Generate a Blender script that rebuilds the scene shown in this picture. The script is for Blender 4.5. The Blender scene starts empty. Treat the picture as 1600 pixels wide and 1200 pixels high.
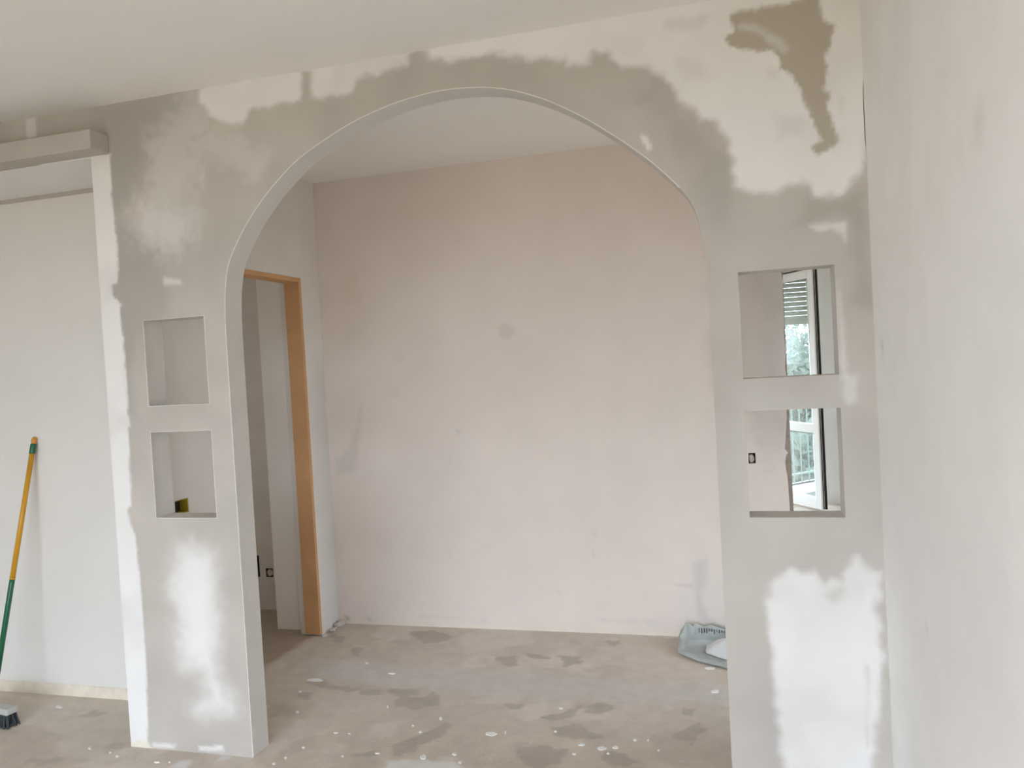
import bpy, bmesh, math, random
import numpy as np
from mathutils import Vector, Matrix
from mathutils.geometry import delaunay_2d_cdt

# ------------------------------------------------------------------ camera, sky, light, exposure
scene = bpy.context.scene
COL = scene.collection
FPX, YAW, PITCH, ROLL = 1228.4, 0.2722, 0.0253, -0.0553
CX, CD, CH = 0.072, 2.7302, 1.5361
_F = np.array([-math.sin(YAW) * math.cos(PITCH), math.cos(YAW) * math.cos(PITCH), -math.sin(PITCH)])
_R0 = np.cross(_F, [0, 0, 1]); _R0 /= np.linalg.norm(_R0)
_U0 = np.cross(_R0, _F)
_R = _R0 * math.cos(ROLL) + _U0 * math.sin(ROLL)
_U = -_R0 * math.sin(ROLL) + _U0 * math.cos(ROLL)
_C = np.array([CX, -CD, CH])

cam_data = bpy.data.cameras.new('camera')
cam = bpy.data.objects.new('camera', cam_data)
COL.objects.link(cam)
cam_data.sensor_fit = 'HORIZONTAL'
cam_data.sensor_width = 36.0
cam_data.lens = FPX * 36.0 / 1600.0
cam_data.clip_start = 0.05
cam_data.clip_end = 500
M = Matrix.Identity(4)
for i in range(3):
    M[i][0], M[i][1], M[i][2], M[i][3] = _R[i], _U[i], -_F[i], _C[i]
cam.matrix_world = M
scene.camera = cam

world = bpy.data.worlds.new('sky')
scene.world = world
world.use_nodes = True
wn = world.node_tree.nodes
bg = wn['Background']
bg.inputs['Color'].default_value = (0.80, 0.905, 1.05, 1)      # even overcast sky
bg.inputs['Strength'].default_value = 12.0

scene.view_settings.view_transform = 'Standard'
scene.view_settings.look = 'None'
scene.view_settings.gamma = 1.0
scene.view_settings.use_curve_mapping = False
scene.view_settings.exposure = -0.47
cy = scene.cycles
cy.max_bounces = 14
cy.diffuse_bounces = 10
cy.transparent_max_bounces = 12
cy.use_denoising = True
cy.sample_clamp_indirect = 6.0


def portal(name, loc, rot, sx, sy):
    l = bpy.data.lights.new(name, 'AREA')
    l.shape = 'RECTANGLE'; l.size = sx; l.size_y = sy
    l.cycles.is_portal = True
    o = bpy.data.objects.new(name, l)
    o.location = loc; o.rotation_euler = rot
    COL.objects.link(o)


# the room's balcony doors behind the camera, and the far room's balcony door
RW = (-3.1, 0.34, 0.0, 2.40)                 # x0, x1, z0, z1 of the opening in the rear wall
REAR = -4.5
PW = (0.75, 1.60, 0.0, 2.3)                  # y0, y1, z0, z1 of an unseen passage opening added to light the inner room
portal('rear_daylight', ((RW[0] + RW[1]) / 2, REAR + .02, (RW[2] + RW[3]) / 2), (math.pi / 2, 0, 0), RW[1] - RW[0], RW[3] - RW[2])
portal('passage_fill_daylight', (2.38, (PW[0] + PW[1]) / 2, (PW[2] + PW[3]) / 2), (0, math.pi / 2, 0), PW[3] - PW[2], PW[1] - PW[0])
HW = (.70, 1.40, 0.9, 2.1)                       # unseen window added at the hall's end to brighten it
portal('hall_fill_daylight', (-4.38, (HW[0] + HW[1]) / 2, (HW[2] + HW[3]) / 2), (0, -math.pi / 2, 0), HW[3] - HW[2], HW[1] - HW[0])
LW_ = (2.9, 4.7, 0.0, 2.3)                       # unseen opening added to light the door leaf and far wall
portal('far_side_fill_daylight', (-2.44, (LW_[0] + LW_[1]) / 2, (LW_[2] + LW_[3]) / 2), (0, -math.pi / 2, 0), LW_[3] - LW_[2], LW_[1] - LW_[0])
portal('far_daylight', (.3, 5.5, 1.12), (-math.pi / 2, 0, 0), 1.2, 2.24)

# ------------------------------------------------------------------ measures (metres)
H = 2.7
XR, XP = 0.517, -2.46                       # right wall, left edge of the arch wall
XA1, XA2 = -1.865, 0.013                    # arch jambs
NL, NR = (-2.2555, -1.962), (0.110, 0.408)  # openings left and right
NZ = ((1.444, 1.799), (0.979, 1.3365))
T = 0.112                                   # thickness of the arch wall
YB, XW = 1.597, -2.324                      # back wall and door wall of the inner room
YR = 0.411                                  # alcove wall
ZS = 2.495                                  # alcove soffit
YF = 5.465                                  # wall of the far room


def ray(px):
    return _F * FPX + _R * (px[0] - 800) + _U * (600 - px[1])


def at(px, axis, val):
    d = ray(px)
    return _C + d * ((val - _C[axis]) / d[axis])


def onwall(pts, y=0.0):
    return np.array([at(p, 1, y)[[0, 2]] for p in pts])


def onfloor(pts):
    return np.array([at(p, 2, 0.0)[[0, 1]] for p in pts])


# ------------------------------------------------------------------ numpy noise and stain masks
_rs = np.random.RandomState(7)
_LAT = _rs.rand(256, 256)


def vnoise(u, v, s, seed=0):
    u = u * s + seed * 17.3 + 500; v = v * s + seed * 9.1 + 500
    iu, iv = np.floor(u).astype(int), np.floor(v).astype(int)
    fu, fv = u - iu, v - iv
    fu = fu * fu * (3 - 2 * fu); fv = fv * fv * (3 - 2 * fv)
    a = _LAT[iu % 256, iv % 256]; b = _LAT[(iu + 1) % 256, iv % 256]
    c = _LAT[iu % 256, (iv + 1) % 256]; d = _LAT[(iu + 1) % 256, (iv + 1) % 256]
    return (a * (1 - fu) + b * fu) * (1 - fv) + (c * (1 - fu) + d * fu) * fv - .5


def fbm(u, v, s, seed=0, octs=4):
    r = 0; a = 1.0
    for k in range(octs):
        r = r + a * vnoise(u, v, s * 2 ** k, seed + k); a *= .5
    return r


def inside(P, poly):
    x, y = P[:, 0], P[:, 1]
    r = np.zeros(len(P), bool)
    n = len(poly)
    for i in range(n):
        x1, y1 = poly[i]; x2, y2 = poly[(i + 1) % n]
        if y1 == y2:
            continue
        c = ((y1 > y) != (y2 > y)) & (x < (x2 - x1) * (y - y1) / (y2 - y1) + x1)
        r ^= c
    return r


def sdist(P, poly):
    d = np.full(len(P), 1e9)
    n = len(poly)
    for i in range(n):
        a = poly[i]; b = poly[(i + 1) % n]
        ab = b - a; L = ab @ ab + 1e-12
        t = np.clip(((P - a) @ ab) / L, 0, 1)
        q = a + t[:, None] * ab
        d = np.minimum(d, np.hypot(P[:, 0] - q[:, 0], P[:, 1] - q[:, 1]))
    return np.where(inside(P, poly), d, -d)


def mask(P, poly, feather, amp=0.0, scale=25.0, seed=0):
    s = np.zeros(len(P))
    lo, hi = poly.min(0) - 3 * feather - amp, poly.max(0) + 3 * feather + amp
    k = np.where(((P >= lo) & (P <= hi)).all(1))[0]
    if len(k):
        Q = P[k]
        d = sdist(Q, poly)
        if amp:
            d = d + amp * fbm(Q[:, 0], Q[:, 1], scale, seed)
        t = np.clip(d / (2 * feather) + .5, 0, 1)
        s[k] = t * t * (3 - 2 * t)
    return s


def lerp(c, col, m):
    return c * (1 - m[:, None]) + np.array(col)[None, :] * m[:, None]


# ------------------------------------------------------------------ materials
def mat(name, color, rough=0.9, var=0.06, scale=9.0, bump=0.15, bscale=60.0, attr=None, metallic=0.0, spec=0.3):
    m = bpy.data.materials.new(name)
    m.use_nodes = True
    nt = m.node_tree; N = nt.nodes; L = nt.links
    b = N['Principled BSDF']
    b.inputs['Roughness'].default_value = rough
    b.inputs['Metallic'].default_value = metallic
    b.inputs['Specular IOR Level'].default_value = spec
    tc = N.new('ShaderNodeTexCoord')
    n1 = N.new('ShaderNodeTexNoise'); n1.inputs['Scale'].default_value = scale; n1.inputs['Detail'].default_value = 5
    L.new(tc.outputs['Object'], n1.inputs['Vector'])
    mr = N.new('ShaderNodeMapRange')
    mr.inputs['From Min'].default_value = .25; mr.inputs['From Max'].default_value = .75
    mr.inputs['To Min'].default_value = 1 - var; mr.inputs['To Max'].default_value = 1 + var
    L.new(n1.outputs['Fac'], mr.inputs['Value'])
    mx = N.new('ShaderNodeVectorMath'); mx.operation = 'MULTIPLY'
    if attr:
        a = N.new('ShaderNodeAttribute'); a.attribute_name = attr
        L.new(a.outputs['Color'], mx.inputs[0])
    else:
        mx.inputs[0].default_value = color
    L.new(mr.outputs['Result'], mx.inputs[1])
    L.new(mx.outputs['Vector'], b.inputs['Base Color'])
    if bump:
        n2 = N.new('ShaderNodeTexNoise'); n2.inputs['Scale'].default_value = bscale; n2.inputs['Detail'].default_value = 4
        L.new(tc.outputs['Object'], n2.inputs['Vector'])
        bp = N.new('ShaderNodeBump'); bp.inputs['Strength'].default_value = bump; bp.inputs['Distance'].default_value = .004
        L.new(n2.outputs['Fac'], bp.inputs['Height'])
        L.new(bp.outputs['Normal'], b.inputs['Normal'])
    return m


WHITE = (0.80, 0.79, 0.77)
INNER = (0.75, 0.675, 0.617)
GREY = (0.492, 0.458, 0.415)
CREAM = (0.76, 0.70, 0.58)
M_stained = mat('stained_plaster', WHITE, .92, .03, 5, .10, 45, attr='tint')
M_white = mat('white_wall_paint', WHITE, .92, .025, 4, .08, 40)
M_inner = mat('off_white_wall_paint', INNER, .92, .03, 4, .08, 40)
M_ceil = mat('ceiling_paint', (0.84, 0.825, 0.80), .95, .015, 3, .05, 40)
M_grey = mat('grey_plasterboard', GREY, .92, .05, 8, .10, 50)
M_jamb = mat('grey_jamb_skim', (0.60, 0.58, 0.545), .92, .05, 7, .12, 40)
M_bead = mat('white_corner_bead', (0.78, 0.77, 0.74), .8, .03, 12, .05)
M_cream = mat('cream_raw_plaster', CREAM, .95, .10, 18, .4, 50)
M_floor = mat('screed', (.4, .35, .28), .88, .07, 14, .25, 55, attr='tint', spec=.25)
M_splash = mat('dried_plaster', (.82, .82, .80), .9, .05, 30, .2, 80)
M_wood = mat('raw_chipboard', (0.58, 0.335, 0.165), .7, .07, 6, .08, 90)
M_hole = mat('dark_box_plastic', (0.025, 0.020, 0.016), .8, .2, 30, 0)
M_rubble = mat('plaster_rubble', (.55, .52, .47), .95, .12, 60, .4, 90)
M_torn = mat('torn_mortar', (0.30, 0.25, 0.215), .95, .25, 40, .8, 60)
M_pvc = mat('white_pvc', (.86, .86, .85), .35, .01, 5, 0)
M_gasket = mat('black_rubber_gasket', (.018, .016, .014), .6, .1, 20, 0)
M_tile = mat('balcony_paving', (.44, .34, .245), .8, .06, 3, .1)
M_pave = mat('balcony_tiles', (.17, .16, .15), .8, .06, 3, .1)
M_kerb = mat('balcony_kerb_stone', (.70, .69, .67), .8, .04, 5, .1)
M_steel = mat('painted_railing_steel', (.20, .27, .24), .5, .05, 10, 0)
M_shutter = mat('grey_shutter_slats', (.62, .62, .57), .5, .04, 10, 0)
M_ground = mat('dry_meadow', (.21, .155, .07), 1, .2, .4, 0)
M_leaf = mat('tree_leaves', (.15, .18, .155), .7, .15, 1.2, 0)
nt_ = M_leaf.node_tree
_tl = nt_.nodes.new('ShaderNodeBsdfTranslucent'); _tl.inputs['Color'].default_value = (.15, .19, .155, 1)
_mx = nt_.nodes.new('ShaderNodeMixShader'); _mx.inputs['Fac'].default_value = .45
nt_.links.new(nt_.nodes['Principled BSDF'].outputs['BSDF'], _mx.inputs[1]); nt_.links.new(_tl.outputs['BSDF'], _mx.inputs[2])
nt_.links.new(_mx.outputs['Shader'], nt_.nodes['Material Output'].inputs['Surface'])
M_bark = mat('tree_bark', (.14, .10, .07), .95, .2, 6, .5)


def glass_mat():
    m = bpy.data.materials.new('window_glass'); m.use_nodes = True
    nt = m.node_tree; N = nt.nodes; L = nt.links
    N.remove(N['Principled BSDF'])
    t = N.new('ShaderNodeBsdfTransparent'); t.inputs['Color'].default_value = (.93, .97, .95, 1)
    g = N.new('ShaderNodeBsdfGlossy'); g.inputs['Roughness'].default_value = .02
    w = N.new('ShaderNodeLayerWeight'); w.inputs['Blend'].default_value = .5
    f = N.new('ShaderNodeMath'); f.operation = 'POWER'; f.inputs[1].default_value = 4.0
    L.new(w.outputs['Facing'], f.inputs[0])
    mx = N.new('ShaderNodeMixShader')
    L.new(f.outputs['Value'], mx.inputs['Fac'])
    L.new(t.outputs['BSDF'], mx.inputs[1]); L.new(g.outputs['BSDF'], mx.inputs[2])
    d = N.new('ShaderNodeBsdfTranslucent'); d.inputs['Color'].default_value = (.85, .87, .85, 1)   # veil in the glass that pales the view like haze
    dn = N.new('ShaderNodeTexNoise'); dn.inputs['Scale'].default_value = 3.0
    dm = N.new('ShaderNodeMapRange'); dm.inputs['To Min'].default_value = .07; dm.inputs['To Max'].default_value = .15
    L.new(dn.outputs['Fac'], dm.inputs['Value'])
    m2 = N.new('ShaderNodeMixShader')
    L.new(dm.outputs['Result'], m2.inputs['Fac'])
    L.new(mx.outputs['Shader'], m2.inputs[1]); L.new(d.outputs['BSDF'], m2.inputs[2])
    L.new(m2.outputs['Shader'], N['Material Output'].inputs['Surface'])
    return m


M_glass = glass_mat()


# ------------------------------------------------------------------ object helpers
def link(name, me, parent=None):
    o = bpy.data.objects.new(name, me)
    COL.objects.link(o)
    if parent is not None:
        o.parent = parent
        o.matrix_parent_inverse = parent.matrix_world.inverted() if parent.type != 'EMPTY' else Matrix.Translation(-Vector(parent.location))
    return o


def obj(name, bm, m, parent=None, smooth=False):
    bmesh.ops.recalc_face_normals(bm, faces=bm.faces)
    me = bpy.data.meshes.new(name)
    bm.to_mesh(me); bm.free()
    me.materials.append(m)
    if smooth:
        for p in me.polygons:
            p.use_smooth = True
    return link(name, me, parent)


def structure(o, label=None):
    o['kind'] = 'structure'
    if label:
        o['label'] = label
    return o


def thing(name, label, cat, loc=(0, 0, 0), group=None):
    o = bpy.data.objects.new(name, None)
    o.empty_display_size = .05
    COL.objects.link(o); o.location = loc
    o['label'] = label; o['category'] = cat
    if group:
        o['group'] = group
    return o


def box(bm, x0, x1, y0, y1, z0, z1, mtx=None, bev=0.0):
    r = bmesh.ops.create_cube(bm, size=1.0)
    vs = r['verts']
    for v in vs:
        v.co = Vector(((x0 + x1) / 2 + v.co.x * (x1 - x0), (y0 + y1) / 2 + v.co.y * (y1 - y0), (z0 + z1) / 2 + v.co.z * (z1 - z0)))
    if bev:
        es = list({e for v in vs for e in v.link_edges})
        rr = bmesh.ops.bevel(bm, geom=es, offset=bev, segments=2, affect='EDGES', profile=.5)
        vs = list({v for f in rr['faces'] for v in f.verts} | {v for v in vs if v.is_valid})
    if mtx is not None:
        for v in vs:
            v.co = mtx @ v.co
    return vs


def boxobj(name, m, dims, parent=None, mtx=None, bev=0.0):
    bm = bmesh.new()
    box(bm, *dims, mtx=mtx, bev=bev)
    return obj(name, bm, m, parent)


def tube(bm, pts, radii, n=10, cap=True):
    pts = [Vector(p) for p in pts]
    if not hasattr(radii, '__len__'):
        radii = [radii] * len(pts)
    rings = []
    prev = None
    for i, p in enumerate(pts):
        d = (pts[min(i + 1, len(pts) - 1)] - pts[max(i - 1, 0)]).normalized()
        if prev is None:
            a = Vector((0, 0, 1)) if abs(d.z) < .9 else Vector((1, 0, 0))
            u = d.cross(a).normalized()
        else:
            u = (prev - d * prev.dot(d)).normalized()
        w = d.cross(u)
        prev = u
        rings.append([bm.verts.new(p + (u * math.cos(2 * math.pi * k / n) + w * math.sin(2 * math.pi * k / n)) * radii[i]) for k in range(n)])
    for a, b in zip(rings, rings[1:]):
        for k in range(n):
            bm.faces.new((a[k], a[(k + 1) % n], b[(k + 1) % n], b[k]))
    if cap:
        bm.faces.new(rings[0][::-1]); bm.faces.new(rings[-1])


def slab(bm, axis, pos0, pos1, u0, u1, z0, z1, holes=()):
    """solid wall normal to axis (0: x, 1: y) between pos0 and pos1, with rectangular through holes (u0,u1,z0,z1)"""
    us = sorted({u0, u1, *[h[0] for h in holes], *[h[1] for h in holes]})
    zs = sorted({z0, z1, *[h[2] for h in holes], *[h[3] for h in holes]})
    us = [u for u in us if u0 <= u <= u1]; zs = [z for z in zs if z0 <= z <= z1]
    cache = {}

    def V(p, u, z):
        k = (p, u, z)
        if k not in cache:
            cache[k] = bm.verts.new((p, u, z) if axis == 0 else (u, p, z))
        return cache[k]

    def solid(i, j):
        if i < 0 or j < 0 or i >= len(us) - 1 or j >= len(zs) - 1:
            return False
        a, b = (us[i] + us[i + 1]) / 2, (zs[j] + zs[j + 1]) / 2
        return not any(h[0] < a < h[1] and h[2] < b < h[3] for h in holes)
    for i in range(len(us) - 1):
        for j in range(len(zs) - 1):
            if not solid(i, j):
                continue
            a, b, c, d = us[i], us[i + 1], zs[j], zs[j + 1]
            for p in (pos0, pos1):
                bm.faces.new((V(p, a, c), V(p, b, c), V(p, b, d), V(p, a, d)))
            for (ni, nj, e0, e1) in ((i - 1, j, (a, c), (a, d)), (i + 1, j, (b, c), (b, d)), (i, j - 1, (a, c), (b, c)), (i, j + 1, (a, d), (b, d))):
                if not solid(ni, nj):
                    bm.faces.new((V(pos0, *e0), V(pos0, *e1), V(pos1, *e1), V(pos1, *e0)))


def wall(name, m, axis, pos0, pos1, u0, u1, z0, z1, holes=(), parent=None):
    bm = bmesh.new()
    slab(bm, axis, pos0, pos1, u0, u1, z0, z1, holes)
    o = obj(name, bm, m, parent)
    return structure(o) if parent is None else o


def grid_tint_mesh(name, us, vs, to3, tint, m, parent=None):
    """rectangular panel on a (possibly uneven) grid carrying a colour per vertex"""
    U, V = np.meshgrid(us, vs, indexing='ij')
    P = np.stack([U.ravel(), V.ravel()], 1)
    nu, nv = len(us), len(vs)
    idx = np.arange(nu * nv).reshape(nu, nv)
    q = np.stack([idx[:-1, :-1].ravel(), idx[1:, :-1].ravel(), idx[1:, 1:].ravel(), idx[:-1, 1:].ravel()], 1)
    co = to3(P)
    return raw_mesh(name, co, q, tint(P), m, parent)


def raw_mesh(name, co, faces, col, m, parent=None, extra=None):
    me = bpy.data.meshes.new(name)
    me.from_pydata(co.tolist(), [], faces if isinstance(faces, list) else faces.tolist())
    a = me.attributes.new('tint', 'FLOAT_COLOR', 'POINT')
    c4 = np.ones((len(co), 4), np.float32); c4[:, :3] = col
    a.data.foreach_set('color', c4.ravel())
    me.materials.append(m)
    me.validate(); me.update()
    return link(name, me, parent)


# ------------------------------------------------------------------ the arch wall
def catmull(pts, n=8):
    P = [np.array(p, float) for p in pts]
    P = [2 * P[0] - P[1]] + P + [2 * P[-1] - P[-2]]
    out = []
    for i in range(1, len(P) - 2):
        for k in range(n):
            t = k / n
            a, b, c, d = P[i - 1], P[i], P[i + 1], P[i + 2]
            out.append(.5 * (2 * b + (c - a) * t + (2 * a - 5 * b + 4 * c - d) * t * t + (3 * b - a - 3 * c + d) * t ** 3))
    out.append(P[-2])
    return out


_arch = [(XA1, 1.72), (-1.862, 1.82), (-1.852, 1.915), (-1.828, 2.005), (-1.764, 2.112), (-1.690, 2.203), (-1.600, 2.290), (-1.479, 2.378), (-1.286, 2.468),
         (-1.125, 2.516), (-0.995, 2.538), (-0.870, 2.545), (-0.736, 2.533), (-0.630, 2.507), (-0.516, 2.459),
         (-0.405, 2.394), (-0.319, 2.333), (-0.213, 2.248), (-0.130, 2.170), (-0.040, 2.062), (-0.006, 1.962), (0.008, 1.85), (XA2, 1.72)]
ARCH = catmull(_arch, 6)
_ca = at((1348, 120), 1, 0.0)[2]; _cb = at((1352, 240), 1, 0.0)[2]
OUT = [(XP, 0), (XA1, 0)] + [tuple(p) for p in ARCH] + [(XA2, 0), (XR, 0), (XR, _cb), (XR - .003, _cb + .05), (XR - .0025, _ca - .05), (XR, _ca), (XR, H), (-6.6, H), (-6.6, ZS), (XP, ZS)]
HOLES = []
for (a, b) in (NL, NR):
    for (c, d) in NZ:
        HOLES.append([(a, c), (b, c), (b, d), (a, d)])


def resample(loop, step):
    out = []
    n = len(loop)
    for i in range(n):
        a = np.array(loop[i]); b = np.array(loop[(i + 1) % n])
        k = max(1, int(np.linalg.norm(b - a) / step))
        for j in range(k):
            out.append(a + (b - a) * j / k)
    return np.array(out)


# stains and skim coat of the arch wall, in photograph pixels brought onto the wall's own plane
S_WHITE = [  # polygon, strength, feather, edge noise
    ([(172, 240), (174, 300), (178, 340), (183, 380), (185, 420), (183, 440), (174, 444), (178, 465), (190, 475), (187, 482), (190, 510), (194, 545), (197, 580), (200, 640), (203, 665), (198, 672), (202, 690), (202, 730), (205, 760), (205, 790), (198, 795), (203, 815), (212, 845), (217, 890), (221, 930), (225, 985), (229, 1045), (230, 1100), (232, 1160), (236, 1180), (60, 1180), (60, 240)], 1.0, .005, .012, 1),
    ([(270, 880), (285, 858), (300, 850), (330, 868), (336, 900), (336, 960), (338, 1010), (342, 1060), (366, 1105), (360, 1112), (325, 1115), (305, 1108), (325, 1085), (318, 1050), (285, 1040), (279, 1000), (280, 950), (268, 930)], .85, .075, .035, 2),
    ([(285, 860), (332, 868), (338, 1000), (300, 1010), (275, 930)], .5, .06, .05, 3),
    ([(313, 135), (472, 105), (471, 157), (420, 165), (388, 172), (378, 195), (352, 192), (330, 180), (320, 165), (311, 160)], .85, .014, .03, 4),
    ([(483, 100), (640, 75), (635, 100), (610, 112), (560, 122), (548, 145), (520, 150), (487, 154)], .85, .018, .03, 5),
    ([(300, 140), (340, 165), (330, 190), (312, 240), (302, 300), (310, 340), (298, 385), (250, 392), (215, 370), (212, 320), (235, 270), (225, 230), (245, 200), (270, 165)], .30, .07, .12, 6),
    ([(225, 330), (280, 330), (300, 375), (265, 392), (220, 380)], .22, .03, .08, 7),
    ([(330, 195), (375, 210), (425, 240), (400, 275), (350, 260), (320, 230)], .22, .06, .10, 8),
    ([(255, 434), (282, 437), (283, 444), (256, 445)], .55, .008, .008, 9),
    ([(655, 60), (1110, -40), (1420, -80), (1345, 270), (1332, 285), (1320, 305), (1275, 307), (1262, 290), (1230, 285), (1210, 298), (1170, 302), (1150, 290), (1147, 265), (1142, 230), (1128, 205), (1112, 190), (1095, 188), (1082, 172), (1066, 162), (1052, 138), (1036, 120), (1012, 106), (968, 104), (950, 84), (925, 82), (917, 99), (887, 101), (885, 91), (845, 92), (790, 87), (757, 86), (745, 93), (700, 94), (670, 91)], .97, .020, .035, 10),
    ([(1262, 352), (1323, 345), (1322, 378), (1314, 366), (1300, 358), (1280, 362)], .60, .008, .012, 12),
    ([(1203, 912), (1215, 900), (1235, 888), (1250, 892), (1275, 895), (1288, 912), (1300, 902), (1318, 905), (1325, 885), (1340, 872), (1352, 890), (1378, 893), (1376, 930), (1372, 960), (1376, 1010), (1379, 1020), (1378, 1090), (1368, 1150), (1363, 1200), (1340, 1300), (1240, 1300), (1225, 1200), (1215, 1130), (1210, 1060), (1204, 1000), (1197, 960), (1201, 930)], .86, .020, .03, 13),
    ([(1322, 585), (1340, 588), (1340, 625), (1325, 632), (1315, 615)], .42, .010, .02, 14),
    ([(1309, 440), (1316, 500), (1322, 540), (1324, 590), (1314, 592)], .45, .010, .02, 15),
    ([(1000, 211), (1010, 213), (1019, 232), (1012, 236)], .85, .006, .006, 16),
    ([(238, 1161), (275, 1163), (272, 1169), (238, 1167)], .8, .006, .01, 17),
    ([(310, 1166), (348, 1164), (350, 1174), (312, 1173)], .8, .006, .01, 18),
    ([(41, 180), (57, 180), (57, 216), (42, 216)], .55, .006, .006, 19),
]
S_BROWN = [([(1142, 20), (1180, 15), (1240, 4), (1262, -6), (1282, -6), (1283, 30), (1308, 40), (1297, 60), (1290, 95), (1288, 140), (1300, 145), (1293, 165), (1305, 200), (1308, 222), (1290, 235), (1272, 243), (1265, 232), (1283, 218), (1264, 182), (1255, 150), (1240, 115), (1220, 105), (1212, 80), (1200, 72), (1195, 80), (1150, 76), (1128, 62), (1144, 50)], 1.0, .006, .014, 11)]
S_BROWN_LIGHT = [([(1150, 35), (1185, 40), (1215, 58), (1234, 80), (1222, 84), (1200, 66), (1180, 50), (1150, 48)], .4, .01, .02, 21)]


def tint_arch(P):
    u, v = P[:, 0], P[:, 1]
    c = np.tile(np.array(GREY), (len(P), 1))
    c *= (1 + .16 * fbm(u, v, 4.0, 31, 4))[:, None]
    c = lerp(c, (.385, .368, .335), mask(P, onwall([(165, 160), (318, 138), (300, 160), (255, 190), (222, 260), (208, 330), (232, 400), (262, 455), (225, 520), (205, 640), (185, 640), (160, 240)]), .07, .10, 8.0, 51) * .75)  # darker bare base coat, also deepening the light falloff up here
    c = lerp(c, (.40, .375, .33), mask(P, onwall([(1020, 130), (1075, 180), (1145, 250), (1150, 310), (1120, 330), (1080, 260), (1030, 190), (960, 140)]), .06, .10, 8.0, 52) * .6)
    c = lerp(c, (.40, .37, .32), mask(P, onwall([(1262, 310), (1350, 300), (1362, 480), (1335, 470), (1330, 345), (1250, 350)]), .03, .05, 10.0, 53) * .7)
    c = lerp(c, (.56, .54, .505), mask(P, onwall([(1150, 600), (1330, 590), (1390, 880), (1140, 900)]), .12, .10, 6.0, 54) * .4)
    for pts, s, f, a, sd in S_WHITE:
        m = mask(P, onwall(pts), f, a * (.55 if f < .03 else .8), 30.0, sd) * s
        c = lerp(c, np.array(WHITE), m * (1 - .45 * np.clip(fbm(u, v, 5.0, 40 + sd) - .12, 0, .5)).clip(0, 1))
    for pts, s, f in (([(1060, 95), (1105, 95), (1110, 120), (1070, 128)], .22, .03), ([(1205, 175), (1255, 185), (1260, 215), (1215, 215)], .25, .03), ([(1040, 28), (1110, 22), (1090, 45), (1035, 46)], .25, .015),
                      ([(1310, 150), (1320, 150), (1318, 180), (1308, 180)], .2, .01), ([(1200, 105), (1216, 110), (1212, 122), (1200, 120)], .2, .012), ([(1290, 930), (1318, 905), (1322, 925), (1305, 945)], .5, .02), ([(1352, 1040), (1358, 1040), (1357, 1170), (1354, 1170)], .35, .006),
                      ([(1366, 930), (1376, 935), (1376, 960), (1362, 955)], .5, .012)):
        c = lerp(c, np.array(GREY), mask(P, onwall(pts), f, f * .8, 20.0, 77) * s)
    br = np.array((.455, .405, .335))
    for pts, s, f, a, sd in S_BROWN:
        c = lerp(c, br, mask(P, onwall(pts), f, a, 30.0, sd) * s)
    for pts, s, f, a, sd in S_BROWN_LIGHT:
        c = lerp(c, np.array(WHITE), mask(P, onwall(pts), f, a, 22.0, sd) * s)
    # raw cream plaster along the very foot of the left pillar
    m = np.clip((.035 + .02 * fbm(u, v, 30, 5) - v) / .015, 0, 1) * (u < -2.36)
    c = lerp(c, CREAM, m * .8)
    return c.clip(0.02, .9)


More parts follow.
